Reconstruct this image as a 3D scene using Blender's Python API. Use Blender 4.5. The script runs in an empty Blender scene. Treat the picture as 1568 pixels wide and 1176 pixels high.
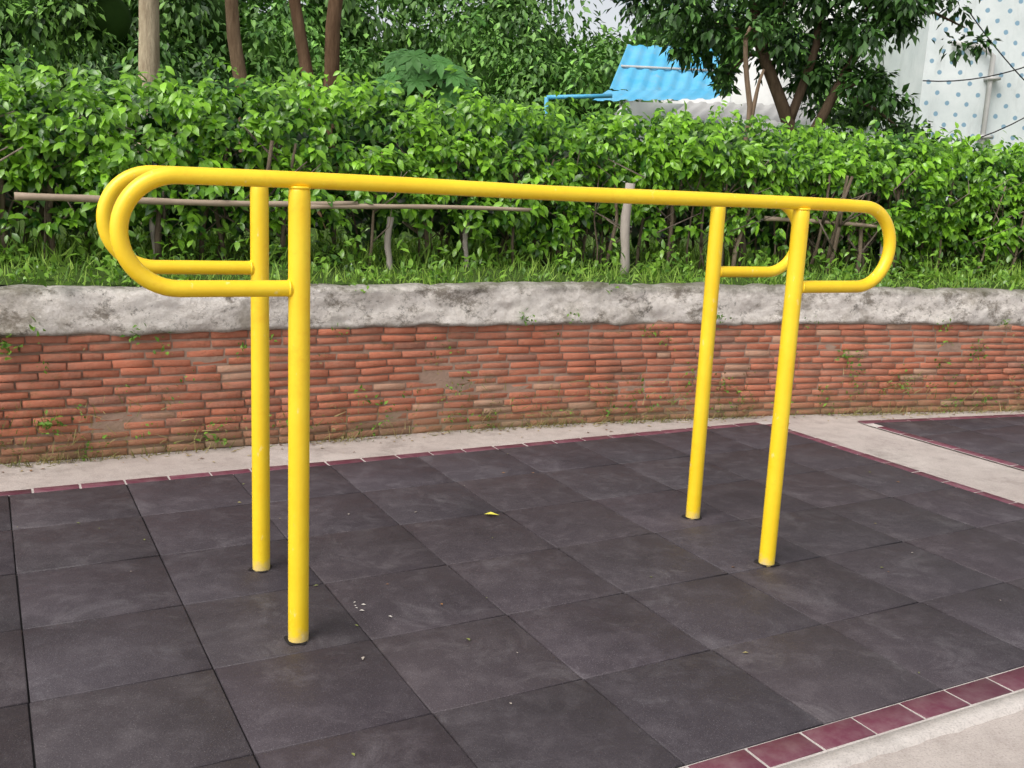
import bpy, math, random
import numpy as np
from mathutils import Vector, Matrix, noise
rng=np.random.default_rng(7); random.seed(7)
H=1.46
TH=math.radians(28.6); CA,SA=math.cos(TH),math.sin(TH)
def AB(a,b,z=0.0): return (a*CA-b*SA, a*SA+b*CA, z)
scene=bpy.context.scene
COL=scene.collection
# ---------------------------------------------------------------- helpers
def link(o,parent=None):
    COL.objects.link(o)
    if parent: o.parent=parent
    return o
def empty(name):
    e=bpy.data.objects.new(name,None); e.empty_display_size=.1; return link(e)
def mesh_np(name,V,faces_flat,face_sizes,mat,col=None,smooth=False,parent=None):
    V=np.asarray(V,dtype=np.float32); m=bpy.data.meshes.new(name)
    m.vertices.add(len(V)); m.vertices.foreach_set('co',V.ravel())
    fl=np.asarray(faces_flat,dtype=np.int32); fs=np.asarray(face_sizes,dtype=np.int32)
    m.loops.add(len(fl)); m.loops.foreach_set('vertex_index',fl)
    st=np.concatenate([[0],np.cumsum(fs)[:-1]]).astype(np.int32)
    m.polygons.add(len(fs)); m.polygons.foreach_set('loop_start',st)
    try: m.polygons.foreach_set('loop_total',fs)
    except Exception: pass
    if smooth: m.polygons.foreach_set('use_smooth',np.ones(len(fs),dtype=bool))
    m.update(calc_edges=True); m.validate()
    if col is not None:
        at=m.color_attributes.new('Col','FLOAT_COLOR','POINT')
        c=np.ones((len(V),4),dtype=np.float32); c[:,:3]=col
        at.data.foreach_set('color',c.ravel())
    m.materials.append(mat)
    return link(bpy.data.objects.new(name,m),parent)
def mesh_py(name,V,F,mat,col=None,smooth=False,parent=None):
    ff=[i for f in F for i in f]; fs=[len(f) for f in F]
    return mesh_np(name,V,ff,fs,mat,col,smooth,parent)
def nrm(a): return a/np.maximum(np.linalg.norm(a,axis=-1,keepdims=True),1e-9)
T_LEAF=(np.array([[0,0,0],[0,.35,.02],[0,.7,-.02],[0,1,-.14],[-.2,.3,.07],[-.19,.62,.04],[.2,.3,.07],[.19,.62,.04]]),
        [(0,1,4),(1,2,5,4),(2,3,5),(0,6,1),(1,6,7,2),(2,7,3)])
T_SIMPLE=(np.array([[0,0,0],[-.24,.45,.07],[0,1,-.08],[.24,.45,.07]]),[(0,2,1),(0,3,2)])
T_BLADE=(np.array([[-.025,0,0],[.025,0,0],[.018,.55,.05],[-.018,.55,.05],[0,1,.22]]),[(0,1,2,3),(3,2,4)])
def leaves(name,P,D,N,S,C,T,mat,parent=None):
    tv,tf=T; k=len(tv); n=len(P)
    D=nrm(D); X=nrm(np.cross(D,N)); N2=np.cross(X,D)
    S=S.reshape(-1,1,1)
    V=P[:,None,:]+S*(tv[None,:,0:1]*X[:,None,:]+tv[None,:,1:2]*D[:,None,:]+tv[None,:,2:3]*N2[:,None,:])
    flat=np.array([i for f in tf for i in f]); sz=np.array([len(f) for f in tf])
    F=(flat[None,:]+(np.arange(n)*k)[:,None]).ravel()
    return mesh_np(name,V.reshape(-1,3),F,np.tile(sz,n),mat,np.repeat(C,k,axis=0),parent=parent)
def rnd(n): return rng.normal(size=(n,3))
def mixcol(c0,c1,t): return np.array(c0)[None]*(1-t[:,None])+np.array(c1)[None]*t[:,None]
class LeafBag:
    def __init__(s): s.P=[];s.D=[];s.N=[];s.S=[];s.C=[]
    def add(s,P,D,N,S,C): s.P.append(P);s.D.append(D);s.N.append(N);s.S.append(S);s.C.append(C)
    def clump(s,c,r,n,size,c0,c1,dens=.62,droop=.5):
        u=nrm(rnd(n)); rho=rng.uniform(dens,1.05,n)
        lump=1+.22*np.sin(u[:,0]*5+c[0]*3)*np.cos(u[:,1]*4+c[1]*5)+.15*np.sin(u[:,2]*7+c[0])
        P=np.array(c)[None]+u*np.array(r)[None]*(rho*lump)[:,None]
        D=u*.6+np.array([0,0,-droop])[None]+rnd(n)*.35
        N=u*.7+np.array([0,0,.8])[None]+rnd(n)*.3
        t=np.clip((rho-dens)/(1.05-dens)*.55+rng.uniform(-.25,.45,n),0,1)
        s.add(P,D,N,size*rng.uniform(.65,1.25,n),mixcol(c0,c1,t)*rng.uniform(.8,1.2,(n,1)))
    def make(s,name,T,mat,parent=None):
        return leaves(name,np.vstack(s.P),np.vstack(s.D),np.vstack(s.N),np.concatenate(s.S),np.vstack(s.C),T,mat,parent)
def tube_geo(pts,rads,seg=16,cap=True):
    pts=[Vector(p) for p in pts]; n=len(pts)
    if not hasattr(rads,'__len__'): rads=[rads]*n
    V=[];F=[]; prev=None
    for i,p in enumerate(pts):
        t=(pts[min(i+1,n-1)]-pts[max(i-1,0)]).normalized()
        if prev is None:
            ref=Vector((0,0,1)) if abs(t.z)<.9 else Vector((1,0,0)); x=t.cross(ref).normalized()
        else:
            x=(prev-t*prev.dot(t)).normalized()
        prev=x; y=t.cross(x)
        for j in range(seg):
            a=2*math.pi*j/seg; V.append(tuple(p+(x*math.cos(a)+y*math.sin(a))*rads[i]))
    for i in range(n-1):
        for j in range(seg):
            F.append((i*seg+j,i*seg+(j+1)%seg,(i+1)*seg+(j+1)%seg,(i+1)*seg+j))
    if cap:
        F.append(tuple(range(seg-1,-1,-1))); F.append(tuple((n-1)*seg+j for j in range(seg)))
    return V,F
class Geo:
    def __init__(s): s.V=[];s.F=[];s.C=[]
    def add(s,V,F,c=(1,1,1)):
        o=len(s.V); s.V+=list(V); s.F+=[tuple(i+o for i in f) for f in F]; s.C+=[c]*len(V)
    def box(s,p0,p1,c=(1,1,1)):
        x0,y0,z0=p0;x1,y1,z1=p1
        V=[(x0,y0,z0),(x1,y0,z0),(x1,y1,z0),(x0,y1,z0),(x0,y0,z1),(x1,y0,z1),(x1,y1,z1),(x0,y1,z1)]
        s.add(V,[(0,3,2,1),(4,5,6,7),(0,1,5,4),(1,2,6,5),(2,3,7,6),(3,0,4,7)],c)
    def make(s,name,mat,smooth=False,parent=None): return mesh_py(name,s.V,s.F,mat,np.array(s.C),smooth,parent)
# ---------------------------------------------------------------- material helper
class M:
    def __init__(s,name,rough=.6,spec=.4):
        s.m=bpy.data.materials.new(name); s.m.use_nodes=True; s.nt=s.m.node_tree
        s.b=s.nt.nodes['Principled BSDF']; s.out=s.nt.nodes['Material Output']
        s.b.inputs['Roughness'].default_value=rough; s.b.inputs['Specular IOR Level'].default_value=spec
        s.tc=s.n('ShaderNodeTexCoord')
        s.co=s.tc.outputs['Object']
    def n(s,t,**k):
        x=s.nt.nodes.new(t)
        for a,v in k.items(): setattr(x,a,v)
        return x
    def l(s,a,b): s.nt.links.new(a,b)
    def map(s,scale=(1,1,1),rot=(0,0,0),loc=(0,0,0)):
        x=s.n('ShaderNodeMapping'); s.l(s.co,x.inputs[0])
        x.inputs['Scale'].default_value=scale; x.inputs['Rotation'].default_value=rot; x.inputs['Location'].default_value=loc
        return x.outputs[0]
    def noise(s,scale,detail=5,rough=.6,co=None,dist=0):
        x=s.n('ShaderNodeTexNoise'); s.l(co or s.co,x.inputs['Vector'])
        x.inputs['Scale'].default_value=scale;x.inputs['Detail'].default_value=detail;x.inputs['Roughness'].default_value=rough
        x.inputs['Distortion'].default_value=dist
        return x.outputs['Fac']
    def ramp(s,f,stops):
        x=s.n('ShaderNodeValToRGB'); s.l(f,x.inputs[0]); r=x.color_ramp
        while len(r.elements)<len(stops): r.elements.new(.5)
        for e,(p,c) in zip(r.elements,stops):
            e.position=p; e.color=(c,c,c,1) if not hasattr(c,'__len__') else (*c,1)
        return x.outputs[0]
    def mix(s,f,a,b,blend='MIX'):
        x=s.n('ShaderNodeMix',data_type='RGBA',blend_type=blend)
        for sock,v in ((x.inputs[0],f),(x.inputs[6],a),(x.inputs[7],b)):
            if hasattr(v,'is_output'): s.l(v,sock)
            elif hasattr(v,'__len__'): sock.default_value=(*v,1)
            else: sock.default_value=v
        return x.outputs[2]
    def math(s,op,a,b=None):
        x=s.n('ShaderNodeMath',operation=op)
        for i,v in enumerate((a,b)):
            if v is None: continue
            if hasattr(v,'is_output'): s.l(v,x.inputs[i])
            else: x.inputs[i].default_value=v
        return x.outputs[0]
    def attr(s,name='Col'):
        x=s.n('ShaderNodeAttribute',attribute_name=name); return x.outputs['Color']
    def z(s):
        x=s.n('ShaderNodeSeparateXYZ'); s.l(s.co,x.inputs[0]); return x.outputs
    def col(s,c):
        if hasattr(c,'is_output'): s.l(c,s.b.inputs['Base Color'])
        else: s.b.inputs['Base Color'].default_value=(*c,1)
        return s
    def rough(s,r): s.l(r,s.b.inputs['Roughness'])
    def bump(s,h,strength=.3,dist=.01):
        x=s.n('ShaderNodeBump'); x.inputs['Strength'].default_value=strength; x.inputs['Distance'].default_value=dist
        s.l(h,x.inputs['Height']); s.l(x.outputs[0],s.b.inputs['Normal'])
def leafmat(name,rough=.4,trans=.3,spec=.4):
    q=M(name,rough,spec); c=q.attr(); q.col(c)
    if trans>0:
        t=q.n('ShaderNodeBsdfTranslucent'); q.l(q.mix(1.0,c,(1.3,1.5,.6),'MULTIPLY'),t.inputs[0])
        ms=q.n('ShaderNodeMixShader'); ms.inputs[0].default_value=trans
        q.l(q.b.outputs[0],ms.inputs[1]); q.l(t.outputs[0],ms.inputs[2]); q.l(ms.outputs[0],q.out.inputs[0])
    return q.m
MLEAF=leafmat('glossy_leaf',.33,.22,.6); MFOL=leafmat('matte_foliage',.48,0,.4); MGRASS=leafmat('grass_blade',.55,.2,.3)
q=M('litter',.8); q.col(q.attr()); MLITTER=q.m
# rubber
q=M('rubber_tile',.66,.35)
n1=q.noise(1.3,5,.65); n2=q.noise(9,6,.7); n3=q.noise(160,2,.5)
c=q.mix(q.ramp(n1,[(.3,0),(.7,1)]),(.042,.033,.039),(.063,.051,.058))
c=q.mix(q.ramp(n2,[(.48,0),(.78,.6)]),c,(.12,.102,.11))
c=q.mix(q.ramp(q.noise(4.2,6,.7,dist=.8),[(.54,0),(.70,.5)]),c,(.145,.13,.138))
c=q.mix(q.ramp(q.noise(2.1,4,.6,co=q.map(loc=(7,2,0))),[(.54,0),(.70,.6)]),c,(.027,.021,.025))
c=q.mix(q.ramp(q.noise(5,7,.8,co=q.map((1,4,1),rot=(0,0,.7))),[(.62,0),(.70,.35)]),c,(.19,.17,.17))
c=q.mix(q.ramp(n3,[(.3,.35),(.6,0)]),c,(.02,.016,.02))
c=q.mix(q.ramp(q.noise(420,1,.5),[(.66,0),(.74,.7)]),c,(.25,.23,.24))
c=q.mix(1.0,c,q.attr(),'MULTIPLY'); q.col(c)
q.rough(q.ramp(n2,[(.3,.52),(.7,.78)])); q.bump(n3,.35,.004); MRUB=q.m
q=M('joint_dark',.9); q.col((.012,.010,.011)); MDARK=q.m
def concrete(name,ca,cb,stain):
    q=M(name,.85,.25)
    c=q.mix(q.ramp(q.noise(1.1,6,.65),[(.35,0),(.68,1)]),ca,cb)
    c=q.mix(q.ramp(q.noise(7,8,.75),[(.46,0),(.75,.75)]),c,stain)
    c=q.mix(q.ramp(q.noise(2.3,9,.8,co=q.map(loc=(4,0,0))),[(.53,0),(.64,.6)]),c,tuple(x*.8 for x in stain))
    c=q.mix(q.ramp(q.noise(150,3,.6),[(.3,.5),(.5,0)]),c,tuple(x*.5 for x in ca))
    c=q.mix(q.ramp(q.noise(230,2,.6),[(.62,0),(.72,.6)]),c,(.7,.67,.62))
    q.col(c); q.bump(q.noise(60,6,.7),.5,.006); return q.m
MCONC=concrete('concrete',(.41,.35,.32),(.54,.48,.44),(.29,.245,.22))
MCEM=concrete('cement_edge',(.5,.45,.42),(.62,.57,.53),(.3,.27,.25))
q=M('maroon_tile',.5,.4); c=q.mix(q.ramp(q.noise(14,5,.7),[(.4,0),(.75,.7)]),(.125,.030,.052),(.22,.13,.14)); c=q.mix(1,c,q.attr(),'MULTIPLY'); q.col(c); q.bump(q.noise(80,3),.2,.003); MMAR=q.m
# paint
q=M('yellow_paint',.42,.5)
n=q.noise(5,4,.6); c=q.mix(q.ramp(n,[(.35,0),(.7,1)]),(.93,.60,.012),(.95,.68,.025))
c=q.mix(q.ramp(q.noise(9,7,.75),[(.56,0),(.70,.45)]),c,(.84,.44,.010))
c=q.mix(q.ramp(q.noise(40,3,.6,co=q.map((1,1,.4))),[(.67,0),(.72,.4)]),c,(.92,.80,.40))
c=q.mix(q.ramp(q.noise(45,5,.75,co=q.map(loc=(3,3,3))),[(.69,0),(.74,.6)]),c,(.45,.22,.04))
zz=q.z()[2]; low=q.ramp(q.math('ADD',zz,q.math('MULTIPLY',q.noise(30,4,.7),.12)),[(.06,1),(.12,0)])
c=q.mix(q.math('MULTIPLY',low,.8),c,(.60,.48,.28))
q.col(c); q.b.inputs['Coat Weight'].default_value=.15; q.b.inputs['Coat Roughness'].default_value=.22
q.bump(q.noise(35,4,.6),.2,.004); MYEL=q.m
# brick / mortar / cap
def wallmix(q,c,amt=1.0):
    g=q.ramp(q.noise(3.0,9,.82,co=q.map((1,1,1.8))),[(.48,0),(.72,.7*amt)])
    c=q.mix(g,c,(.33,.25,.195))
    d=q.ramp(q.noise(1.7,8,.78,co=q.map((1,1,2.2),loc=(5,3,0))),[(.53,0),(.72,.6)])
    c=q.mix(d,c,(.14,.105,.07))
    m=q.ramp(q.noise(4.5,8,.8,co=q.map((1,1,1.5),loc=(1,9,0))),[(.57,0),(.68,.5)])
    c=q.mix(m,c,(.11,.12,.04))
    zb=q.z()[2]; lo=q.ramp(q.math('ADD',zb,q.math('MULTIPLY',q.noise(4,7,.8),.36)),[(.14,.75),(.36,0)])
    c=q.mix(lo,c,(.24,.19,.11))
    return c
q=M('brick',.88,.15); c=q.mix(q.ramp(q.noise(30,6,.75),[(.35,0),(.7,.5)]),q.attr(),(.55,.24,.15)); c=wallmix(q,c,.7); q.col(c); q.bump(q.noise(70,6,.75),.8,.012); MBRICK=q.m
q=M('mortar',.9,.15); c=q.mix(q.noise(12,5,.7),(.30,.195,.145),(.44,.31,.24)); c=wallmix(q,c,.5); q.col(c); q.bump(q.noise(50,6,.75),.8,.012); MMORT=q.m
q=M('whitewashed_stone',.88,.2)
c=q.mix(q.ramp(q.noise(1.9,9,.74),[(.36,0),(.48,1)]),(.42,.375,.32),(.86,.80,.74))
c=q.mix(q.ramp(q.noise(30,6,.75),[(.44,0),(.7,.5)]),c,(.48,.42,.35))
c=q.mix(q.ramp(q.noise(3.0,10,.84,co=q.map((1,1,1.5),loc=(3,1,2))),[(.52,0),(.59,.8)]),c,(.21,.175,.135))
c=q.mix(q.ramp(q.noise(7,8,.8,co=q.map(loc=(8,1,2))),[(.57,0),(.64,.75)]),c,(.09,.075,.055))
zc=q.z()[2]; tp=q.ramp(q.math('ADD',zc,q.math('MULTIPLY',q.noise(6,7,.8),.18)),[(.94,0),(1.0,.8)])
c=q.mix(tp,c,(.12,.115,.07)); 
bt=q.ramp(q.math('SUBTRACT',zc,q.math('MULTIPLY',q.noise(5,7,.8,co=q.map(loc=(2,2,2))),.16)),[(.55,.7),(.61,0)])
c=q.mix(bt,c,(.16,.125,.08))
q.col(c); q.bump(q.noise(18,9,.8),.9,.03); MCAP=q.m
q=M('bark_grey',.9,.2); c=q.mix(q.ramp(q.noise(6,7,.7,co=q.map((3,3,.6))),[(.3,0),(.7,1)]),(.10,.075,.055),(.24,.2,.16)); c=q.mix(1,c,q.attr(),'MULTIPLY'); q.col(c); q.bump(q.noise(20,6,.7,co=q.map((3,3,.5))),.8,.02); MBARK=q.m
q=M('bamboo',.55,.3); c=q.mix(q.noise(9,5,.7,co=q.map((1,1,3))),(.24,.175,.12),(.48,.38,.29)); q.col(c); q.bump(q.noise(40),.3,.004); MBAM=q.m
q=M('fence_post_wood',.85,.2); c=q.mix(q.noise(8,6,.7,co=q.map((3,3,.7))),(.24,.20,.17),(.52,.46,.41)); q.col(c); q.bump(q.noise(40,6,.7,co=q.map((3,3,.5))),.5,.008); MPOST=q.m
q=M('soil',.95,.1); c=q.mix(q.noise(5,7,.7),(.04,.06,.018),(.09,.16,.03)); q.col(c); q.bump(q.noise(20,6,.8),.8,.03); MSOIL=q.m
q=M('ground_far',.9,.2); c=q.mix(q.noise(.8,6),(.33,.30,.27),(.42,.38,.34)); q.col(c); MGR=q.m
# ---------------------------------------------------------------- ground
def quad(name,pts,mat,parent=None,z=0):
    return mesh_py(name,[(p[0],p[1],z) for p in pts],[(0,1,2,3)],mat,parent=parent)
quad('ground',[(-300,-300),(300,-300),(300,300),(-300,300)],MGR,z=-.02)
quad('concrete_pavement',[(-25,-20),(40,-20),(40,14),(-25,14)],MCONC,z=0)
def tile_geo(g,c4,z,ch,col):
    cx=sum(p[0] for p in c4)/4; cy=sum(p[1] for p in c4)/4
    def ins(p,d):
        dx,dy=cx-p[0],cy-p[1]; L=math.hypot(dx,dy); return (p[0]+dx/L*d,p[1]+dy/L*d)
    g3=.0030; out=[ins(p,g3*random.uniform(.4,1.8)) for p in c4]; inn=[ins(p,g3*1.2+ch) for p in c4]
    V=[AB(p[0],p[1],0.004) for p in out]+[AB(p[0],p[1],z-ch*.6+random.uniform(-.0008,.0008)) for p in out]+[AB(p[0],p[1],z+random.uniform(-.0008,.0008)) for p in inn]
    F=[(8,9,10,11)]
    for i in range(4):
        j=(i+1)%4; F+= [(i,j,4+j,4+i),(4+i,4+j,8+j,8+i)]
    g.add(V,F,col)
def mat_obj(name,a0,a1,b0,b1,top=None):
    g=Geo(); na=round((a1-a0)/.5); nb=round((b1-b0)/.5)
    for i in range(na):
        for j in range(nb):
            x0=a0+i*.5;x1=x0+.5;y0=b0+j*.5;y1=y0+.5
            t0=t1=y1
            if top: t0=min(y1,top(x0)); t1=min(y1,top(x1))
            if min(t0,t1)-y0<.03: continue
            v=random.uniform(.93,1.07); c=(v*random.uniform(.98,1.03),v,v*random.uniform(.98,1.03))
            tile_geo(g,[(x0,y0),(x1,y0),(x1,t1),(x0,t0)],.014+random.uniform(-.0014,.0014),.005,c)
    root=empty(name)
    g.make('rubber_tiles',MRUB,parent=root)
    T=top or (lambda a:b1)
    mesh_py('joint_base',[AB(a0,b0,.005),AB(a1,b0,.005),AB(a1,T(a1),.005),AB(a0,T(a0),.005)],[(0,1,2,3)],MDARK,parent=root)
    return root
a0,a1,b0,b1=4.55-14*.5,4.55,1.805,4.805
m1=mat_obj('rubber_floor_mat',a0,a1,b0,b1)
top2=lambda a:4.587-.1545*(a-5.36)
m2=mat_obj('rubber_floor_mat.001',5.35,11.35,.7,4.7,top2)
def strip(root,p,qq,w,side,L=.2,z=.0115,name='border_tiles'):
    dx,dy=qq[0]-p[0],qq[1]-p[1]; D=math.hypot(dx,dy); tx,ty=dx/D,dy/D; nx,ny=-ty*side,tx*side
    g=Geo(); n=int(D/L)
    for i in range(n):
        s0=i*L+.002; s1=(i+1)*L-.002
        c=[(p[0]+tx*s0+nx*.004,p[1]+ty*s0+ny*.004),(p[0]+tx*s1+nx*.004,p[1]+ty*s1+ny*.004),(p[0]+tx*s1+nx*w,p[1]+ty*s1+ny*w),(p[0]+tx*s0+nx*w,p[1]+ty*s0+ny*w)]
        if side<0: c=c[::-1]
        v=random.uniform(.8,1.2); tile_geo(g,c,z+random.uniform(-.001,.001),.002,(v,v,v))
    g.make(name,MMAR,parent=root)
    e=[(p[0],p[1]),(qq[0],qq[1]),(qq[0]+nx*(w+.01),qq[1]+ny*(w+.01)),(p[0]+nx*(w+.01),p[1]+ny*(w+.01))]
    if side<0:e=e[::-1]
    mesh_py('grout',[AB(x,y,.0085) for x,y in e],[(0,1,2,3)],MCEM,parent=root)
strip(m1,(a0,b0),(a1+.10,b0),.10,-1)
strip(m1,(a0,b1),(a1,b1),.075,1)
strip(m1,(a1,b0),(a1,b1+.075),.075,-1)
strip(m2,(5.35,.9),(5.35,4.59),.075,1)
strip(m2,(5.275,top2(5.275)),(11,top2(11)),.075,1)
g=Geo(); N=240
for i in range(N):
    x0=a0+(a1+.6-a0)*i/N; x1=a0+(a1+.6-a0)*(i+1)/N
    def e(x): return noise.noise(Vector((x*6,3.1,0)))*.014+noise.noise(Vector((x*19,3.1,0)))*.008
    V=[AB(x0,b0-.112,.0),AB(x1,b0-.112,.0),AB(x1,b0-.112,.013),AB(x0,b0-.112,.013),AB(x1,b0-.165+e(x1),.011),AB(x0,b0-.165+e(x0),.011),AB(x1,b0-.175+e(x1),.0),AB(x0,b0-.175+e(x0),.0)]
    g.add(V,[(0,3,2,1),(3,5,4,2),(5,7,6,4)])
g.make('cement_edging',MCEM)
# ---------------------------------------------------------------- parallel bars
pb=empty('parallel_bars')
ZT,ZB=1.465,1.148; R=(ZT-ZB)/2; ZM=(ZT+ZB)/2
def weld(p,axis,r,minor):
    V=[];F=[];m1_,m2_=28,8
    ax=Vector(axis).normalized(); x=ax.orthogonal().normalized(); y=ax.cross(x)
    for i in range(m1_):
        a=2*math.pi*i/m1_; d=x*math.cos(a)+y*math.sin(a); rr=r*(1+.03*math.sin(a*9))
        for j in range(m2_):
            b=2*math.pi*j/m2_; V.append(tuple(Vector(p)+d*(rr+minor*math.cos(b))+ax*minor*math.sin(b)))
    for i in range(m1_):
        for j in range(m2_):
            F.append((i*m2_+j,((i+1)%m1_)*m2_+j,((i+1)%m1_)*m2_+(j+1)%m2_,i*m2_+(j+1)%m2_))
    return V,F
frames=[((-.652,2.940),(1.076,3.812),.342,.326,0.0),((-.921,3.514),(.868,4.365),.352,.30,.006)]
for k,(pL,pR,exL,exR,dz_) in enumerate(frames):
    pL=Vector((*pL,0)); pR=Vector((*pR,0)); dr=(pR-pL).normalized(); LL=(pR-pL).length
    def Q(a,z): v=pL+dr*a; return (v.x,v.y,z+(dz_ if z>.5 else 0))
    pts=[Q(0,ZB)]
    for t in np.linspace(.1,.9,4): pts.append(Q(-exL*t,ZB))
    for i in range(25):
        a=-math.pi/2-math.pi*i/24
        pts.append(Q(-exL+R*math.cos(a),ZM+R*math.sin(a)))
    for t in np.linspace(.04,.96,24): pts.append(Q(-exL+(LL+exL+exR)*t,ZT+.0025*math.sin(t*9)))
    for i in range(25):
        a=math.pi/2-math.pi*i/24
        pts.append(Q(LL+exR+R*math.cos(a),ZM+R*math.sin(a)))
    for t in np.linspace(.9,.1,4): pts.append(Q(LL+exR*t,ZB))
    pts.append(Q(LL,ZB))
    V,F=tube_geo(pts,.0245,24)
    mesh_py('hand_rail_%d'%(k+1),V,F,MYEL,smooth=True,parent=pb)
    for j,a in enumerate((0,LL)):
        rp=.0325
        pz=[0.0,.012,.3,.6,.9,1.2,1.36,1.41,1.435,1.448]
        pr=[rp,rp,rp,rp,rp,rp,rp,rp*1.0,rp*.97,rp*.85]
        V,F=tube_geo([Q(a,z) for z in pz],pr,32)
        mesh_py('post_%d%d'%(k+1,j+1),V,F,MYEL,smooth=True,parent=pb)
        V,F=weld(Q(a,1.445),(0,0,1),.029,.0045); mesh_py('weld_top_%d%d'%(k+1,j+1),V,F,MYEL,smooth=True,parent=pb)
        sg=-1 if j==0 else 1
        V,F=weld(Q(a+sg*.031,ZB),dr,.0245,.0038); mesh_py('weld_side_%d%d'%(k+1,j+1),V,F,MYEL,smooth=True,parent=pb)
        n=24; V=[];F=[]; c=Q(a,0)
        for i in range(n):
            t=2*math.pi*i/n; ro=.043*(1+.4*noise.noise(Vector((math.cos(t)*1.5+a,math.sin(t)*1.5+k,0))))
            V.append((c[0]+math.cos(t)*.03,c[1]+math.sin(t)*.03,.0165)); V.append((c[0]+math.cos(t)*ro,c[1]+math.sin(t)*ro,.0165))
        for i in range(n): F.append((2*i,2*i+1,(2*i+3)%(2*n),(2*i+2)%(2*n)))
        mesh_py('foot_ring_%d%d'%(k+1,j+1),V,F,MDARK,parent=pb)  # flat dark irregular ring laid on the mat around the post foot
# ---------------------------------------------------------------- wall path
ctrl=[(-14,-1.0),(-10,1.05),(-6,3.05),(-2.56,4.74),(-1.395,5.33),(.037,6.05),(1.71,6.68),(3.92,7.34),(7,8.25),(12,9.5),(18,10.8),(26,12.3)]
cp=np.array(ctrl); cp=np.vstack([2*cp[0]-cp[1],cp,2*cp[-1]-cp[-2]])
pts=[]
for i in range(1,len(cp)-2):
    for t in np.linspace(0,1,40,endpoint=False):
        p0,p1,p2,p3=cp[i-1],cp[i],cp[i+1],cp[i+2]
        pts.append(.5*((2*p1)+(-p0+p2)*t+(2*p0-5*p1+4*p2-p3)*t*t+(-p0+3*p1-3*p2+p3)*t**3))
pts=np.array(pts)
for _ in range(12): pts[1:-1]=(pts[:-2]+pts[1:-1]*2+pts[2:])/4
sl=np.concatenate([[0],np.cumsum(np.linalg.norm(np.diff(pts,axis=0),axis=1))]); LEN=sl[-1]
def W(s,off=0.0):
    s=np.asarray(s,dtype=float)
    x=np.interp(s,sl,pts[:,0]); y=np.interp(s,sl,pts[:,1])
    x2=np.interp(s+.15,sl,pts[:,0]);y2=np.interp(s+.15,sl,pts[:,1]);x1=np.interp(s-.15,sl,pts[:,0]);y1=np.interp(s-.15,sl,pts[:,1])
    tx,ty=x2-x1,y2-y1; L=np.hypot(tx,ty)+1e-9; tx/=L;ty/=L
    return x-ty*off,y+tx*off,tx,ty
def sx(x): return float(np.interp(x,pts[:,0],sl))
SV0,SV1=sx(-5.5),sx(10)
wall=empty('retaining_wall')
ns=int(LEN/.04); nz=16; S=np.linspace(0,LEN,ns)
X0,Y0,TX,TY=W(S)
V=np.zeros((ns,nz,3)); 
for i in range(ns):
    for j in range(nz):
        z=-.02+.70*j/(nz-1)
        d=.009+.011*noise.fractal(Vector((S[i]*1.6,z*5,1.7)),1,2,4)
        V[i,j]=(X0[i]-TY[i]*d,Y0[i]+TX[i]*d,z)
def gridF(a,b): 
    I,J=np.meshgrid(np.arange(a-1),np.arange(b-1),indexing='ij'); I=I.ravel();J=J.ravel()
    return np.stack([I*b+J,(I+1)*b+J,(I+1)*b+J+1,I*b+J+1],1).ravel(), np.full(len(I),4)
F,fs=gridF(ns,nz); mesh_np('mortar_body',V.reshape(-1,3),F,fs,MMORT,smooth=True,parent=wall)
g=Geo(); ch=.0470; nc=14
for r in range(nc):
    z0=.003+r*ch; s=random.uniform(0,.2)
    while s<LEN-.3:
        L=random.choice([.18,.19,.20,.20,.10 if random.random()<.25 else .21]); 
        x,y,tx,ty=[float(v) for v in W(s+L/2)]
        dz=.007*noise.noise(Vector((s*.8,r*.3,0)))+random.uniform(-.0015,.0015); pr=random.uniform(-.003,.004)+.005*noise.noise(Vector((s*2,r,5)))
        h=.035+random.uniform(-.003,.004)
        tl=random.uniform(-.003,.003)
        def P(u,d,z): return (x+tx*u-ty*d,y+ty*u+tx*d,z+tl*u/.1)
        j=lambda k=.003: random.uniform(-k,k)
        hl=L/2-.0025; c=.005
        zl,zh=z0+dz,z0+dz+h
        Vv=[P(-hl,.03,zl),P(hl,.03,zl),P(hl,.03,zh),P(-hl,.03,zh),
           P(-hl+j(),-pr+c,zl+j(.003)),P(hl+j(),-pr+c,zl+j(.003)),P(hl+j(),-pr+c,zh+j(.003)),P(-hl+j(),-pr+c,zh+j(.003)),
           P(-hl+c,-pr+j(.002),zl+c),P(0,-pr+j(),zl+c*.8),P(hl-c,-pr+j(.002),zl+c),P(hl-c,-pr+j(.002),zh-c),P(0,-pr+j(),zh-c*.8),P(-hl+c,-pr+j(.002),zh-c)]
        Ff=[(0,1,5,4),(1,2,6,5),(2,3,7,6),(3,0,4,7),(4,5,10,9,8),(5,6,11,10),(6,7,13,12,11),(7,4,8,13),(8,9,12,13),(9,10,11,12)]
        t=random.random(); v=random.uniform(.86,1.12)
        col=np.array([.50,.165,.095])*(1-t)+np.array([.44,.165,.105])*t
        if random.random()<.04: col=np.array([.30,.14,.10])
        if random.random()<.04: col=np.array([.48,.30,.21])
        g.add(Vv,Ff,tuple(col*v))
        s+=L+.003
g.make('bricks',MBRICK,parent=wall)
ns=int(LEN/.022); prof=[]
for j in range(15): prof.append((0,.645+.240*j/14))
prof+= [(.02,.900),(.07,.908),(.14,.906),(.2,.90),(.26,.885),(.27,.80)]
nz=len(prof); S=np.linspace(0,LEN,ns); X0,Y0,TX,TY=W(S); V=np.zeros((ns,nz,3))
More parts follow.
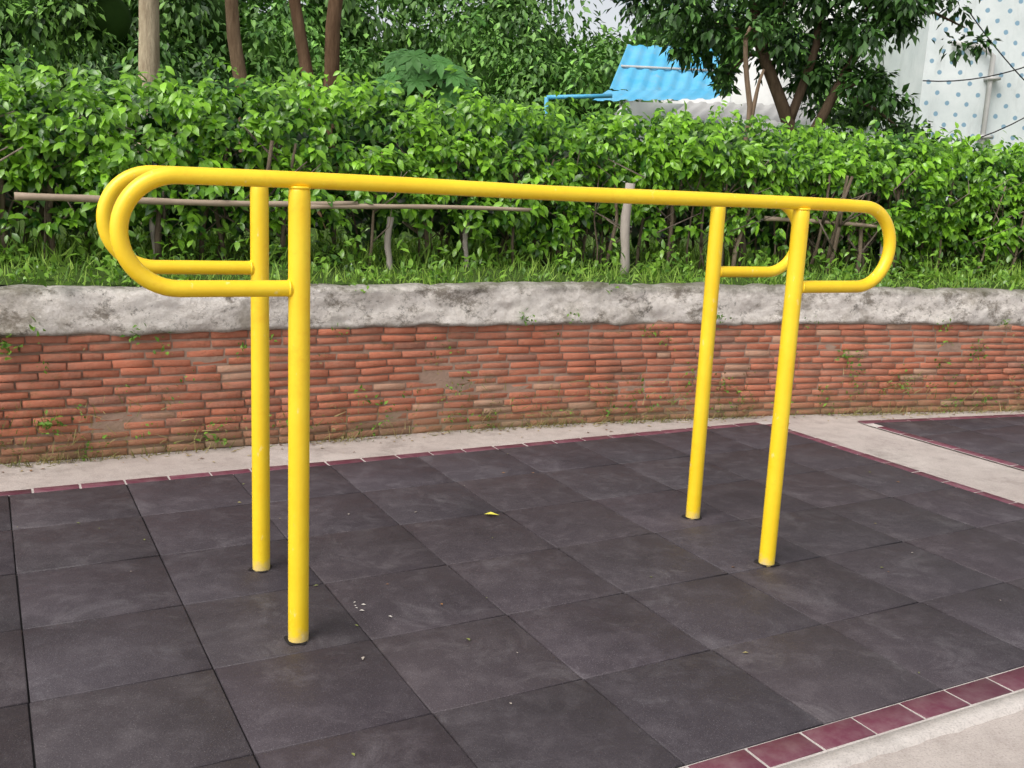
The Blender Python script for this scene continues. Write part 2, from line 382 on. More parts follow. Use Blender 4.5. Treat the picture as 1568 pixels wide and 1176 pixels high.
for i in range(ns):
    edge=.020*noise.noise(Vector((S[i]*2.2,0,9)))+.014*noise.noise(Vector((S[i]*9,0,9)))-(.02 if pts[0,0]+0*i<0 and X0[i]<-1.5 else .02*max(0,min(1,(.0-X0[i])/1.5)))
    le=.035*noise.noise(Vector((S[i]*1.3,4,9)))+.018*noise.noise(Vector((S[i]*6,4,9)))
    for j,(d,z) in enumerate(prof):
        v=Vector((S[i]*1.5,z*3,3.3)); dd=d-.012-.026*noise.fractal(v*1.4,.8,2,6)-.008*abs(noise.noise(v*9))
        if j==0: dd=d+.02
        f=j/14 if j<15 else 1
        zz_=z+edge*f+le*(1-f)+.004*noise.noise(v*12)
        V[i,j]=(X0[i]-TY[i]*dd,Y0[i]+TX[i]*dd,zz_)
F,fs=gridF(ns,nz); mesh_np('whitewashed_cap',V.reshape(-1,3),F,fs,MCAP,smooth=True,parent=wall)
# ---------------------------------------------------------------- terrace terrain
offs=np.array([.2,.4,.6,.8,1,1.3,1.6,2,2.5,3,4,6,9,14,18,24,32,45,70,120]); S=np.linspace(0,LEN,160)
def tz(s,o): return .87+.03*noise.noise(Vector((s*1.3,o*1.3,0)))+min(.12,.05*o)+max(0,(o-16)/32)*6.0*(1 if o<80 else .9)
V=[]
for s in S:
    for o in offs:
        x,y,tx,ty=[float(v) for v in W(s,0)]
        k=min(1,o/12); nx,ny=-ty*(1-k)+(-.25)*k, tx*(1-k)+.97*k
        x2=x+nx*o+(x*.9*max(0,o-14)/32 if o>14 else 0); y2=y+ny*o
        V.append((x2,y2,tz(s,o)))
F,fs=gridF(len(S),len(offs)); mesh_np('terrace_ground',np.array(V),F,fs,MSOIL,smooth=True)
# ---------------------------------------------------------------- grass
def samp(n,s0,s1,o0,o1):
    s=rng.uniform(s0,s1,n); o=rng.uniform(o0,o1,n); x,y,tx,ty=W(s,o); return s,o,x,y,tx,ty
n=30000; s,o,x,y,tx,ty=samp(n,SV0,SV1,.14,2.4)
cl=np.array([noise.noise(Vector((a*1.4,b*2,4))) for a,b in zip(s,o)])
k=rng.uniform(-.6,.5,n)<cl+.1; s,o,x,y,cl=s[k],o[k],x[k],y[k],cl[k]; n=len(s)
z=np.array([tz(a,b) for a,b in zip(s,o)])-.01
P=np.stack([x,y,z],1); D=np.array([[0,0,1.]])+rnd(n)*.45; Nn=rnd(n)
leaves('grass',P,D,Nn,rng.uniform(.03,.13,n)*(1+.8*cl)*(1+.5*(o>.9)),mixcol((.09,.20,.025),(.34,.50,.09),rng.random(n)),
  (T_BLADE[0]*np.array([1.5,1,1]),T_BLADE[1]),MGRASS)
bag=LeafBag()
for i in range(800):
    s=random.uniform(SV0,SV1); o=random.choice([random.uniform(.10,.6),random.uniform(.8,2.4),random.uniform(.7,1.3)])
    x,y,tx,ty=[float(v) for v in W(s,o)]; z=tz(s,o); h=random.uniform(.03,.14)*(1.6 if o>.7 else .7)
    nl=random.randint(6,16); P=np.array([[x,y,z]])+np.abs(rnd(nl))*np.array([[.04,.04,h]]); P[:,:2]+=rnd(nl)[:,:2]*.04
    t=rng.random(nl); bag.add(P,rnd(nl)*.6+np.array([0,-.3,.15]),np.array([[0,-.3,1.]])+rnd(nl)*.3,rng.uniform(.03,.07,nl)*(1.3 if o>.7 else 1),mixcol((.06,.15,.02),(.24,.44,.05),t))
bag.make('broadleaf_weeds',T_LEAF,MLEAF)
# ---------------------------------------------------------------- hedge
hedge=empty('hedge')
def hedge_top(s): 
    x=float(np.interp(s,sl,pts[:,0])); return 1.97-.06*min(1,max(0,(-x-.5)/2))-.05*min(1,max(0,x/3))+.10*noise.noise(Vector((s*.7,1,1)))+.08*noise.noise(Vector((s*2.6,1,1)))
def hedge_bot(s): return 1.15+.17*noise.noise(Vector((s*.9,7,1)))+.17*noise.noise(Vector((s*3.1,7,1)))
def hedge_front(s,z): return 1.0+.17*noise.noise(Vector((s*1.3,z*2.5,3)))+.12*noise.noise(Vector((s*4,z*5,3)))+.25*max(0,z-1.8)+.10*max(0,1.35-z)/.3
NS=12500; allP=[];allD=[];allN=[];allS=[];allC=[]
for i in range(NS):
    s=random.uniform(SV0,SV1); zt=hedge_top(s); zb=hedge_bot(s)
    z=zb+(zt-zb)*(random.random()**.85)
    if random.random()<.15: z=zt+random.uniform(-.04,.08)+max(0,random.gauss(0,.05))
    fr=hedge_front(s,z); topness=max(0,(z-zt+.15)/.15)
    dep=abs(random.gauss(0,.12)) if random.random()<.78 else random.uniform(0,.7)
    if topness>.3: dep=random.uniform(0,1.0)
    gp=noise.noise(Vector((s*3.2,z*4.2,11)))+.5*noise.noise(Vector((s*8,z*9,2)))
    if gp<-.10 and dep<.30 and random.random()<.85: continue
    if z<1.34 and random.random()<.35: continue
    x,y,tx,ty=[float(v) for v in W(s,fr+dep)]
    out=np.array([ty,-tx,0.0]); 
    nl=random.randint(5,9)
    stem=out*.8*(1-min(1,topness)*.6)+np.array([0,0,.35+.8*min(1,topness)])+rng.normal(size=3)*.4
    stem/=np.linalg.norm(stem)
    L=random.uniform(.05,.15)*(1.2 if topness>.5 else 1); base=np.array([x,y,z])
    tt=rng.random(nl)[:,None]; P=base+stem*L*tt+rnd(nl)*.008
    rad=nrm(rnd(nl)); rad=rad-(rad@stem)[:,None]*stem[None]
    D=nrm(rad)*.75+stem*.3+np.array([[0,0,-.7]])+out*.3+rnd(nl)*.2
    N=np.array([[0,0,.9]])+out*.7+rnd(nl)*.35
    leaf_tone=np.clip(tt[:,0]*.5+rng.uniform(-.25,.6,nl)+.3*min(1,topness)+.25*(gp>0.15)-dep*.9,0,1)  # paler at tips and top where leaves are new, darker with depth
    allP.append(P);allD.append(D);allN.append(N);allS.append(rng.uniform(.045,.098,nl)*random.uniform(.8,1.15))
    allC.append(mixcol((.032,.115,.012),(.26,.52,.035),leaf_tone)*rng.uniform(.8,1.2,(nl,1)))
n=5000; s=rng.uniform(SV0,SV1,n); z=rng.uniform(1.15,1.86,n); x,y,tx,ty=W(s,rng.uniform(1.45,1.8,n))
allP.append(np.stack([x,y,z],1)); allD.append(rnd(n)+np.array([[0,0,-.6]])); allN.append(rnd(n)*.5+np.array([[0,-1,.5]])); allS.append(rng.uniform(.12,.2,n)); allC.append(mixcol((.015,.045,.008),(.04,.11,.018),rng.random(n)))  # dark backing leaves deep in the hedge, inner shade put into their colour
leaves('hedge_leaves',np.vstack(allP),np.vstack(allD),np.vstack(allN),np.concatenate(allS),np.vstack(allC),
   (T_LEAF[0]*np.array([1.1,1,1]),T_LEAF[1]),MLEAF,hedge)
g=Geo()
for i in range(260):
    s=random.uniform(SV0,SV1); o=random.uniform(.98,1.8); x,y,_,_=[float(v) for v in W(s,o)]; z=tz(s,o)-.03
    r=random.uniform(.006,.022); p=Vector((x,y,z)); P_=[p.copy()]; lean=Vector((random.uniform(-.15,.15),random.uniform(-.15,.1),1))
    for k in range(4): 
        p=p+lean*.20+Vector((random.uniform(-.03,.03),random.uniform(-.03,.03),0)); P_.append(p.copy())
    V,F=tube_geo(P_,[r*(1-.1*k) for k in range(5)],7); v=random.uniform(.7,1.7); g.add(V,F,(v,v*.95,v*.85))
    for b in range(3):
        q0=P_[random.randint(1,3)]; P2=[q0,q0+Vector((random.uniform(-.2,.2),random.uniform(-.15,.1),.12)),q0+Vector((random.uniform(-.3,.3),random.uniform(-.2,.1),.28))]
        V,F=tube_geo(P2,[r*.5,r*.4,r*.2],5); g.add(V,F,(v,v,v))
g.make('stems',MBARK,parent=hedge)
# ---------------------------------------------------------------- bamboo fence
fence=empty('bamboo_rail_fence')
def pole(name,sa,sb,off,za,zb,r):
    P_=[];Rr=[]; n=max(6,int((sb-sa)/.12))
    for i in range(n+1):
        t=i/n; s=sa+(sb-sa)*t; x,y,_,_=[float(v) for v in W(s,off)]
        P_.append((x,y,za+(zb-za)*t+.012*math.sin(s*2.1))); Rr.append(r*(1.14 if i%3==0 else 1)*(1-.25*t))
    V,F=tube_geo(P_,Rr,10); mesh_py(name,V,F,MBAM,smooth=True,parent=fence)
pole('rail_2',sx(-2.45),sx(-.68),.80,1.305,1.345,.021)
pole('rail_3',sx(-.95),sx(.38),.80,1.325,1.335,.017)
pole('rail_4',sx(2.2),sx(3.4),.98,1.345,1.30,.018)
for i,(px,off,h,r) in enumerate([(-4.8,1.1,.7,.03),(-1.75,1.12,.5,.024),(1.04,.78,.66,.034),(-.45,.95,.36,.022),(.05,1.05,.4,.018),(2.6,1.15,.5,.022),(3.3,1.05,.42,.018),(5.5,1.15,.55,.03)]):
    s=sx(px); x,y,_,_=[float(v) for v in W(s,off)]
    P_=[(x+.01*math.sin(k*1.3),y,.85+(h+.05)*k/6) for k in range(7)]
    V,F=tube_geo(P_,[r*(1+.1*math.sin(k*2.2)) for k in range(7)],10); mesh_py('post_%d'%(i+1),V,F,MPOST,smooth=True,parent=fence)
# ---------------------------------------------------------------- weeds & litter
bag=LeafBag()
def weed(x_,z,n,size,dry=False,h=.06):
    s=sx(x_); x,y,tx,ty=[float(v) for v in W(s,-.01)]
    out=np.array([ty,-tx,0]); P=np.array([[x,y,z]])+rnd(n)*np.array([[.03,.02,.02]])+out*rng.uniform(0,.04,n)[:,None]+np.array([0,0,1])*rng.uniform(0,h,n)[:,None]
    P[:,2]=np.maximum(P[:,2],.005)
    c=mixcol((.16,.13,.05),(.26,.20,.09),rng.random(n)) if dry else mixcol((.06,.14,.02),(.20,.36,.05),rng.random(n))
    bag.add(P,rnd(n)*.5+out*.6+np.array([0,0,.35]),out*.5+np.array([[0,0,.8]])+rnd(n)*.4,rng.uniform(.5,1.3,n)*size,c)
for (x_,z,n,sz) in [(-2.5,.57,22,.06),(-2.4,.66,12,.045),(-1.98,.63,24,.04),(-1.85,.56,14,.035),(-2.35,.17,50,.035),(-1.0,.60,12,.03),(.05,.665,28,.035),(.35,.67,14,.03),(1.35,.66,18,.035),(2.05,.63,16,.03),(2.35,.4,26,.035),(2.4,.3,20,.03),(3.1,.62,18,.035),(3.6,.63,14,.03),(-.9,.88,12,.04),(.6,.9,14,.05),(-2.3,.93,24,.06),(2.1,.9,12,.04),(1.2,.3,16,.03),(1.45,.2,20,.03)]:
    weed(x_,z,n,sz)
for i in range(340):
    x_=random.uniform(-4.5,9); z=random.choice([random.uniform(.0,.12),random.uniform(.02,.25),random.uniform(.1,.62)])
    weed(x_,z,random.randint(3,14),random.uniform(.016,.034),random.random()<.35,random.choice([.03,.08]))
bag.make('wall_weeds',T_SIMPLE,MGRASS)
n=8000; s=rng.uniform(SV0,SV1,n); cl=np.array([noise.noise(Vector((a*1.1,0,8))) for a in s]); k=(cl+rng.uniform(-.3,.4,n))>.02; s=s[k]; n=len(s)
x,y,tx,ty=W(s,-.01); hz=np.where(rng.random(n)<.6,0.0,rng.uniform(0,.3,n))
of=np.abs(rng.normal(0,.03,n)); P=np.stack([x+ty*of,y-tx*of,hz],1); out=np.stack([ty,-tx,0*tx],1)
leaves('dry_grass',P,out*.5+np.array([[0,0,.6]])+rnd(n)*.5,rnd(n),rng.uniform(.03,.09,n),mixcol((.12,.16,.04),(.40,.31,.15),rng.random(n)),(T_BLADE[0]*np.array([1.3,1,1]),T_BLADE[1]),MGRASS)
P=[];D=[];Nn=[];Sz=[];Cc=[]
def fall(x,y,size,col,z=.018):
    P.append((x,y,z)); a=random.uniform(0,6.28); D.append((math.cos(a),math.sin(a),random.uniform(0,.1))); Nn.append((random.uniform(-.2,.2),random.uniform(-.2,.2),1)); Sz.append(size); Cc.append(col)
P.append((-.10,4.25,.022));D.append((1,.1,.02));Nn.append((0,0,1));Sz.append(.07);Cc.append((.78,.70,.10))
for i in range(46):
    a=random.uniform(-1,4.4); b=random.uniform(1.9,4.7); p=AB(a,b); fall(p[0],p[1],random.uniform(.008,.024),random.choice([(.25,.12,.05),(.35,.3,.12),(.4,.35,.3),(.2,.22,.06)]))
for i in range(6):
    fall(-.53+random.gauss(0,.07),3.15+random.gauss(0,.04),random.uniform(.008,.020),(.65,.60,.54))
for i in range(620):
    s=random.uniform(SV0,SV1); o=-abs(random.gauss(.02,.10)); x,y,_,_=[float(v) for v in W(s,o)]
    fall(x,y,random.uniform(.012,.036),random.choice([(.25,.13,.06),(.32,.24,.10),(.16,.09,.05),(.4,.33,.2)]),.004)
leaves('fallen_leaves',np.array(P),np.array(D),np.array(Nn),np.array(Sz),np.array(Cc),T_SIMPLE,MLITTER)
# ---------------------------------------------------------------- trees
def tree(name,base,paths,clumps,leaf,c0,c1,barkcol=(1,1,1),mat=None,T=T_SIMPLE):
    mat=mat or MFOL
    root=empty(name); g=Geo()
    for (pp,r0,r1) in paths:
        P_=[Vector(base)+Vector(p) for p in pp]; D_=[]
        for i in range(len(P_)-1):
            for t in np.linspace(0,1,5,endpoint=False):
                p=P_[i].lerp(P_[i+1],t); D_.append(p+Vector((noise.noise(p*1.3),noise.noise(p*1.3+Vector((9,0,0))),0))*.06)
        D_.append(P_[-1]); n=len(D_)
        V,F=tube_geo(D_,[r0+(r1-r0)*i/(n-1) for i in range(n)],12); g.add(V,F,barkcol)
    bag=LeafBag()
    for (c,r,nn) in clumps:
        cc=Vector(base)+Vector(c); m=max(3,nn//90)
        best=min((Vector(base)+Vector(p) for pth in paths for p in pth[0][1:]),key=lambda v:(v-cc).length)
        V,F=tube_geo([best,best.lerp(cc,.5)+Vector((0,0,.08)),cc],[.03,.02,.008],6); g.add(V,F,barkcol)
        for j in range(m):
            u=nrm(rnd(1))[0]; sub=np.array(cc)+u*np.array(r)*random.uniform(.4,.95)
            sr=np.array(r)*random.uniform(.28,.5)
            t=random.uniform(-.3,.3); k0=np.array(c0)*(1+t*.5); k1=np.array(c1)*(1+t)
            bag.clump(sub,sr,nn//m,leaf,k0,k1,dens=.25)
    g.make('trunk',MBARK,smooth=True,parent=root)
    bag.make('crown',T,mat,root)
    return root
DK0,DK1=(.025,.07,.014),(.09,.21,.035)
MD0,MD1=(.045,.13,.022),(.19,.37,.07)
tree('eucalyptus_tree',(-3.57,9.6,.9),[([(0,0,0),(0,0,1.5),(.0,0,3.2),(.05,.1,5.5)],.11,.07)],
   [((-.8,.3,3.6),(1.0,.8,.6),700),((.9,.2,3.9),(1.0,.8,.5),700),((0,.3,5.2),(1.3,1.2,1),500)],.12,MD0,MD1,(2.4,2.4,2.1))
tree('shade_tree',(-2.85,10.2,.9),[([(0.05,0,0),(0,0,1.4),(-.15,0,2.8),(-.2,0,4.6)],.085,.05)],
   [((-.6,.5,3.8),(.9,.8,.6),600),((.5,.5,4.1),(.9,.8,.6),600)],.12,MD0,MD1,(1.1,.9,.7))
tree('forked_tree',(-2.1,10.6,.9),[([(0,0,0),(.02,0,1.0),(.08,0,1.7),(.16,0,2.8),(.3,0,4.4)],.10,.06),([(0,0,.9),(-.16,0,1.6),(-.3,0,2.5),(-.45,0,4.2)],.075,.05)],
   [((-.6,.5,4.0),(.9,.8,.6),500),((.7,.5,3.9),(.9,.8,.6),700)],.12,MD0,MD1,(.85,.62,.46))
cl=[]
for (c,r,n_) in [((-1.1,0,2.6),(.8,.7,.45),1200),((-.3,-.2,2.9),(.9,.8,.7),1500),((.55,-.2,2.75),(.8,.7,.6),1300),((.2,.3,2.2),(.7,.6,.5),800),((-1.5,.1,3.2),(.9,.8,.6),1200),((1.3,0,3.4),(.8,.7,.5),650),
                 ((-.5,0,3.8),(1.3,1,.8),1200),((.9,0,3.9),(1.2,1,.8),900),((1.9,.2,2.7),(.5,.5,.4),130),((.85,-.1,1.9),(.5,.5,.35),500),((1.45,.1,1.35),(.55,.5,.22),350),((-.9,0,2.0),(.35,.4,.2),110)]:
    cl.append((c,r,n_))
tree('mango_tree',(3.25,12,.9),[([(.25,0,0),(.1,0,.8),(-.15,0,1.5),(-.5,0,2.3),(-.8,0,3.4)],.11,.05),([(.0,0,1.1),(.4,0,1.9),(.9,.1,2.9),(1.2,0,3.6)],.07,.03),([(-.15,0,1.5),(.1,0,2.4),(.2,0,3.5)],.06,.03)],
   cl,.13,(.018,.055,.011),(.075,.185,.03),(.6,.5,.4))
tree('sapling',(2.45,11.2,.9),[([(0,0,0),(.0,0,.9),(.02,0,1.6),(-.08,0,2.3)],.045,.025),([(.02,0,1.4),(.15,0,2.0)],.03,.015)],
   [((0,0,2.4),(.35,.3,.25),160)],.11,DK0,DK1,(1.1,.95,.8))
bag=LeafBag(); core=Geo()
def ico():
    import bmesh
    bm=bmesh.new(); bmesh.ops.create_icosphere(bm,subdivisions=2,radius=1); V=[tuple(v.co) for v in bm.verts]; F=[tuple(v.index for v in f.verts) for f in bm.faces]; bm.free(); return V,F
IV,IF=ico()
def mass(ratio,Y,z,r,n,leaf,c0,c1,withcore=True):
    c=np.array([ratio*Y,Y,z]); 
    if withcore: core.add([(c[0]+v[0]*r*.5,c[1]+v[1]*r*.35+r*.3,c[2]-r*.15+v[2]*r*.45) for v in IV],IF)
    m=max(6,n//100)
    for j in range(m):
        u=nrm(rnd(1))[0]; u[1]=-abs(u[1]) if random.random()<.75 else u[1]
        sub=c+u*np.array([r,r*.8,r])*random.uniform(.35,.95); t=random.uniform(-.5,.45)
        bag.clump(sub,(r*.42,r*.42,r*.30),n//m,leaf,np.array(c0)*(1+t*.5),np.array(c1)*(1+t),dens=.35,droop=.6)
LT0,LT1=(.05,.15,.02),(.23,.45,.08)
for r_ in np.arange(-.30,.05,.05): mass(r_+random.uniform(-.01,.01),13+random.uniform(-.6,.6),random.uniform(1.9,2.25),.75,900,.12,LT0,LT1)
for r_ in np.arange(-.36,.10,.055): mass(r_+random.uniform(-.015,.015),17+random.uniform(-1,1),random.uniform(2.8,3.4),1.15,1400,.16,LT0,LT1)
for r_ in np.arange(-.42,.06,.06): mass(r_+random.uniform(-.015,.015),22+random.uniform(-1,1),random.uniform(4.3,5.3) if r_<-.0 else 4.2,1.6,1500,.20,MD0,MD1)
for r_ in np.arange(.03,.50,.06): mass(r_,23.5+random.uniform(-.6,.6) if r_<.3 else 30,3.75 if r_<.15 else 4.0,1.5,1500,.19,LT0,LT1)
for r_ in np.arange(-.04,.3,.055): mass(r_,30,4.4 if .04<r_<.11 else 5.6,2.0,1000,.26,LT0,LT1)
for r_ in np.arange(-.50,.0,.08): mass(r_,27,7.4,2.0,1000,.26,MD0,MD1)
for r_ in np.arange(.14,.3,.07): mass(r_,27,5.6,2.0,900,.24,MD0,MD1)
for r_ in np.arange(-.75,-.26,.07):
    mass(r_,13.5+random.uniform(-.5,.5),random.uniform(2.0,2.5),1.0,900,.14,DK0,DK1)
    mass(r_,16,random.uniform(3.6,4.2),1.4,1300,.17,DK0,MD1)
for r_ in np.arange(-.66,-.38,.06): mass(r_,10+random.uniform(-.4,.4),random.uniform(2.9,3.3),.55,700,.11,DK0,LT1)
for r_ in np.arange(.27,.40,.04): mass(r_,12.5,1.85+random.uniform(-.1,.1),.5,450,.10,LT0,LT1)
for (r_,z_) in [(.30,2.5),(.335,2.4),(.365,2.15),(.33,2.9),(.355,2.6)]: mass(r_,13.2,z_,.42,260,.12,DK0,LT1,False)
bag.make('background_foliage',T_SIMPLE,MFOL)
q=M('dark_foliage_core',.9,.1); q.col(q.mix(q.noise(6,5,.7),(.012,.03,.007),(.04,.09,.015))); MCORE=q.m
core.make('dark_fill_cores',MCORE)  # dark filler ellipsoids inside the clumps, inner shade put into their colour
pp=empty('papaya_plant'); g=Geo(); pz_=2.62
V,F=tube_geo([(-1.25,12,.9),(-1.22,12,1.8),(-1.2,12,pz_)],[.05,.045,.03],10); g.add(V,F,(1.2,1.1,.8))
P=[];D=[];Nn=[];Sz=[];Cc=[]
for i in range(24):
    a=random.uniform(0,6.28); el=random.uniform(-.2,.9); d=Vector((math.cos(a)*math.cos(el),math.sin(a)*math.cos(el),math.sin(el)))
    L=random.uniform(.3,.6); c=Vector((-1.2,12,pz_))+d*L
    V,F=tube_geo([(-1.2,12,pz_-.03),tuple(Vector((-1.2,12,pz_))+d*L*.5+Vector((0,0,.04))),tuple(c)],[.012,.009,.006],5); g.add(V,F,(.9,1.3,.5))
    up=(Vector((0,0,.9))+d*.5+Vector((0,-.9,0))).normalized(); x=up.orthogonal().normalized(); y=up.cross(x); ph=random.uniform(0,6); v=random.uniform(.8,1.2)
    for k in range(8):
        t=ph+k*2*math.pi/8.5; dd=x*math.cos(t)+y*math.sin(t)-up*.2
        P.append(tuple(c));D.append(tuple(dd));Nn.append(tuple(up));Sz.append(random.uniform(.17,.25));Cc.append((.12*v,.32*v,.07*v))
g.make('stalk',MBARK,smooth=True,parent=pp)
leaves('fronds',np.array(P),np.array(D),np.array(Nn),np.array(Sz),np.array(Cc),T_LEAF,MFOL,pp)
# ---------------------------------------------------------------- shack with blue roof
sh=empty('blue_roof_shed')
q=M('blue_metal',.45,.4); c=q.mix(q.ramp(q.noise(3,6,.7),[(.4,0),(.75,.6)]),(.08,.42,.68),(.28,.58,.76)); c=q.mix(q.ramp(q.noise(6,7,.75,co=q.map((1,1,.4))),[(.55,0),(.7,.5)]),c,(.35,.42,.42)); q.col(c); MBLUE=q.m
q=M('white_plaster',.85,.2); c=q.mix(q.ramp(q.noise(1.2,6,.7),[(.35,0),(.7,1)]),(.62,.62,.60),(.82,.82,.80)); q.col(c); MWHITE=q.m
q=M('grey_sheet',.7,.3); c=q.mix(q.noise(4,6,.7),(.38,.37,.36),(.62,.61,.59)); q.col(c); MSHEET=q.m
def corr(name,p00,p10,p01,mat,waves,amp,parent):
    p00,p10,p01=map(Vector,(p00,p10,p01)); u=p10-p00; v=p01-p00; n=u.cross(v).normalized(); nu=waves*6; V=[];F=[]
    for i in range(nu+1):
        for j in range(5):
            ph=i/6%1; h=amp*(1 if ph<.25 or ph>.8 else -.2)
            V.append(tuple(p00+u*(i/nu)+v*(j/4)+n*h+n*.01*noise.noise(Vector((i*.2,j,0)))))
    for i in range(nu):
        for j in range(4): F.append((i*5+j,(i+1)*5+j,(i+1)*5+j+1,i*5+j+1))
    mesh_py(name,V,F,mat,parent=parent)
Y=15
corr('roof_sheet',(1.22,Y-.2,2.98),(2.75,Y+.1,3.02),(1.56,Y+1.0,3.78),MBLUE,7,.020,sh)
corr('eave_sheet',(.95,Y-.75,2.76),(2.7,Y-.55,2.88),(1.20,Y-.22,2.96),MBLUE,8,.014,sh)
g=Geo(); V=[(1.42,Y+.38,3.39),(2.9,Y+.6,3.41)]; V,F=tube_geo(V,.02,6); g.add(V,F); g.make('roof_seam',MSHEET,parent=sh)
g=Geo(); g.box((1.5,Y,.9),(4.6,Y+.12,2.85)); g.box((1.5,Y+.12,.9),(1.62,Y+2.1,2.83)); g.box((4.5,Y+.12,.9),(4.62,Y+2.1,2.84)); g.box((1.6,Y+2.1,.9),(4.6,Y+2.2,3.2)); g.make('walls',MWHITE,parent=sh)
g=Geo(); g.box((2.2,Y-.03,1.0),(2.9,Y-.002,2.6),(.5,.5,.5)); g.make('door',MBARK,parent=sh)
corr('lean_to_roof',(1.9,Y-1.6,2.50),(3.7,Y-1.5,2.54),(2.3,Y-.75,2.80),MSHEET,9,.02,sh)
g=Geo(); g.box((2.95,Y-.5,.9),(4.1,Y-.38,3.2)); g.add([(2.95,Y-.5,3.2),(4.1,Y-.5,3.2),(3.2,Y-.5,3.62),(2.95,Y-.38,3.2),(4.1,Y-.38,3.2),(3.2,Y-.38,3.62)],[(0,1,2),(5,4,3),(0,2,5,3),(1,4,5,2)]); g.make('gable_wall',MWHITE,parent=sh)
g=Geo(); V,F=tube_geo([(.3,Y-1,2.76),(1.2,Y-1,2.82)],.03,8); g.add(V,F); V,F=tube_geo([(.3,Y-1,.9),(.3,Y-1,2.76)],.03,8); g.add(V,F); g.make('awning_pole',MBLUE,smooth=True,parent=sh)
# ---------------------------------------------------------------- dotted building
bl=empty('apartment_building')
q=M('dotted_wall_tile',.6,.3)
x=q.n('ShaderNodeSeparateXYZ'); q.l(q.co,x.inputs[0]); cb=q.n('ShaderNodeCombineXYZ'); q.l(x.outputs[0],cb.inputs[0]); q.l(x.outputs[2],cb.inputs[1])
mp=q.n('ShaderNodeMapping'); q.l(cb.outputs[0],mp.inputs[0]); mp.inputs['Rotation'].default_value=(0,0,math.radians(45))
v=q.n('ShaderNodeTexVoronoi',voronoi_dimensions='2D'); v.inputs['Scale'].default_value=3.6; v.inputs['Randomness'].default_value=.12; q.l(mp.outputs[0],v.inputs['Vector'])
d=q.ramp(q.math('ADD',v.outputs['Distance'],q.math('MULTIPLY',q.noise(9,3),.12)),[(.20,1),(.24,0)])
base=q.mix(q.ramp(q.noise(.8,6,.7),[(.35,0),(.7,1)]),(.60,.65,.65),(.78,.81,.81)); 
base=q.mix(q.ramp(q.noise(2.2,7,.75,co=q.map((1,1,.3))),[(.52,0),(.72,.5)]),base,(.36,.38,.37))
c=q.mix(d,base,(.22,.36,.47)); q.col(c); MDOT=q.m
q=M('window_glass',.15,.5); q.col((.05,.06,.07)); MGL=q.m
BX,BY=7.75,20
g=Geo(); 
wins=[(12.5,3.2,1.4,1.3),(12.5,6.2,1.4,1.3),(15.5,3.2,1.4,1.3),(15.5,6.2,1.4,1.3),(10.2,6.2,1.2,1.3)]
xs=sorted({BX,18}|{w[0] for w in wins}|{w[0]+w[2] for w in wins}); zs=sorted({.8,10}|{w[1]+1.2 for w in wins}|{w[1]+1.2+w[3] for w in wins})
for i in range(len(xs)-1):
    for j in range(len(zs)-1):
        cx=(xs[i]+xs[i+1])/2; cz=(zs[j]+zs[j+1])/2
        if any(w[0]<cx<w[0]+w[2] and w[1]+1.2<cz<w[1]+1.2+w[3] for w in wins): continue
        g.add([(xs[i],BY,zs[j]),(xs[i+1],BY,zs[j]),(xs[i+1],BY,zs[j+1]),(xs[i],BY,zs[j+1])],[(0,1,2,3)])
g.add([(BX,BY+8,.8),(BX,BY,.8),(BX,BY,10),(BX,BY+8,10)],[(0,1,2,3)]); g.add([(BX,BY,10),(18,BY,10),(18,BY+8,10),(BX,BY+8,10)],[(0,1,2,3)])
g.make('facade',MDOT,parent=bl)
g=Geo(); g.box((BX+.3,BY+.25,1),(17.8,BY+.3,9.8)); g.make('window_panes',MGL,parent=bl)
g=Geo()
for w in wins:
    x0=w[0];z0=w[1]+1.2
    g.box((x0,BY-.04,z0-.06),(x0+w[2],BY+.2,z0)); g.box((x0+w[2]/2-.03,BY+.05,z0),(x0+w[2]/2+.03,BY+.12,z0+w[3]))
g.box((BX-.1,BY-.15,9.9),(18,BY-.003,10.3)); g.make('sills_and_cornice',MWHITE,parent=bl)
g=Geo(); V,F=tube_geo([(9.0,BY-.14,1),(9.0,BY-.14,4.45),(8.75,BY-.10,4.62),(8.2,BY-.10,4.66)],.05,12); g.add(V,F,(3,3,3)); 
g.make('drain_pipe',MSHEET,smooth=True,parent=bl)
g=Geo(); g.box((8.93,BY-.22,1.6),(9.17,BY-.003,1.66)); g.box((8.93,BY-.22,2.9),(9.17,BY-.003,2.96)); g.box((8.93,BY-.22,4.0),(9.17,BY-.003,4.06)); g.make('pipe_brackets',MSHEET,parent=bl)
g=Geo()
for (pA,pB,sag) in [((7.6,BY-.4,2.6),(11.5,BY-.4,4.9),.5),((7.6,BY-.4,3.9),(11.5,BY-.4,5.4),.4),((8.3,BY-.4,5.2),(11.5,BY-.4,2.8),.3)]:
    P_=[Vector(pA).lerp(Vector(pB),t)-Vector((0,0,sag*4*t*(1-t))) for t in np.linspace(0,1,14)]; V,F=tube_geo(P_,.012,5); g.add(V,F)
g.make('cables',MDARK,parent=bl)
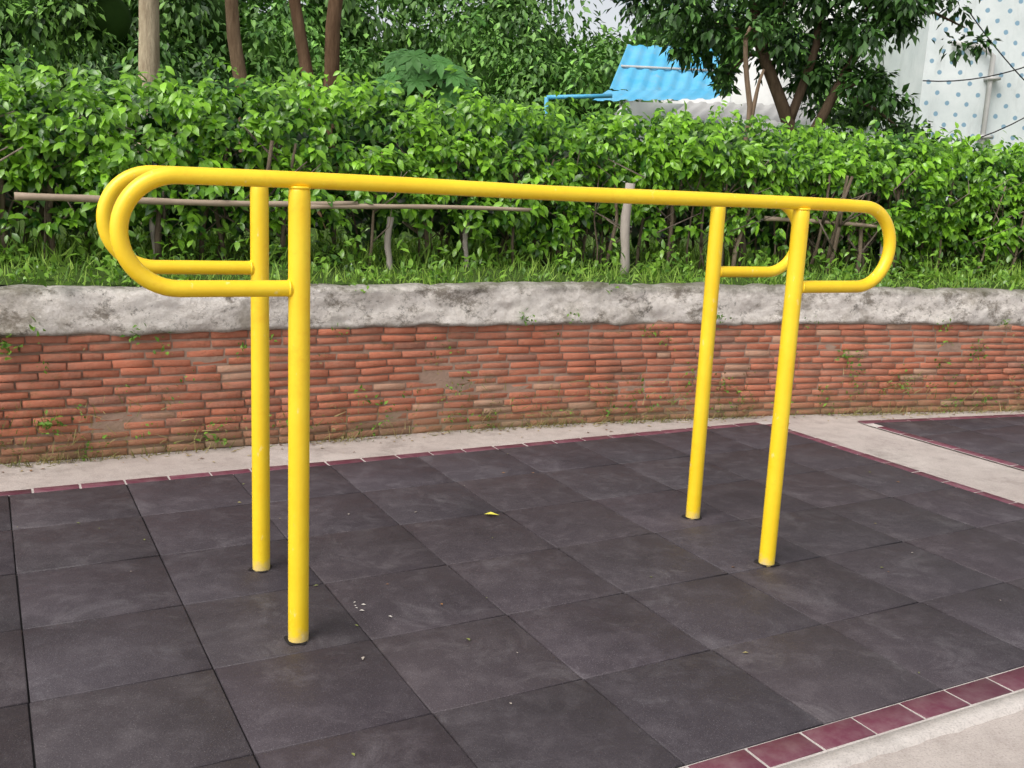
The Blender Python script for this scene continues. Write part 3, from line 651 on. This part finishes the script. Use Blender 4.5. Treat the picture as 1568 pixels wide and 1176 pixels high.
w2=empty('white_building'); g=Geo(); g.box((7.2,25,1),(14,30,9)); g.make('walls',MWHITE,parent=w2)
g=Geo()
for z in (2.5,5.5):
    for x_ in (8,9.8,11.6): g.box((x_,24.96,z),(x_+.9,24.995,z+1.2))
g.make('windows',MGL,parent=w2); g=Geo(); g.box((7.0,24.8,9.002),(14.2,30.2,9.3)); g.make('roof_slab',MSHEET,parent=w2)
# ---------------------------------------------------------------- light
sdir=Vector((-.45,-.55,.85)).normalized()
L=bpy.data.lights.new('sun','SUN'); L.energy=1.9; L.angle=math.radians(35); L.color=(1,.95,.88)
lo=link(bpy.data.objects.new('sun',L)); lo.rotation_euler=sdir.to_track_quat('Z','Y').to_euler()
w=bpy.data.worlds.new('World'); scene.world=w; w.use_nodes=True; nt=w.node_tree
sky=nt.nodes.new('ShaderNodeTexSky'); sky.sky_type='NISHITA'; sky.sun_disc=False
sky.sun_elevation=math.asin(sdir.z); sky.sun_rotation=math.atan2(sdir.x,sdir.y); sky.dust_density=3
bw=nt.nodes.new('ShaderNodeRGBToBW'); mx=nt.nodes.new('ShaderNodeMix'); mx.data_type='RGBA'; mx.inputs[0].default_value=.75
nt.links.new(sky.outputs[0],bw.inputs[0]); nt.links.new(sky.outputs[0],mx.inputs[6])
cl_=nt.nodes.new('ShaderNodeMath'); cl_.operation='MULTIPLY'; cl_.inputs[1].default_value=1.75   # bright thin cloud cover
nt.links.new(bw.outputs[0],cl_.inputs[0]); nt.links.new(cl_.outputs[0],mx.inputs[7])
bg=nt.nodes['Background']; nt.links.new(mx.outputs[2],bg.inputs[0]); bg.inputs[1].default_value=.15
# ---------------------------------------------------------------- camera
cam=bpy.data.cameras.new('camera'); cam.sensor_width=36; cam.lens=34.44; cam.clip_end=1000
co=link(bpy.data.objects.new('camera',cam)); co.location=(0,0,H)
co.rotation_euler=(Matrix.Rotation(math.radians(90-11.07),3,'X')@Matrix.Rotation(math.radians(2.58),3,'Z')).to_euler()
scene.camera=co
scene.view_settings.view_transform='Standard'; scene.view_settings.look='None'; scene.view_settings.exposure=0
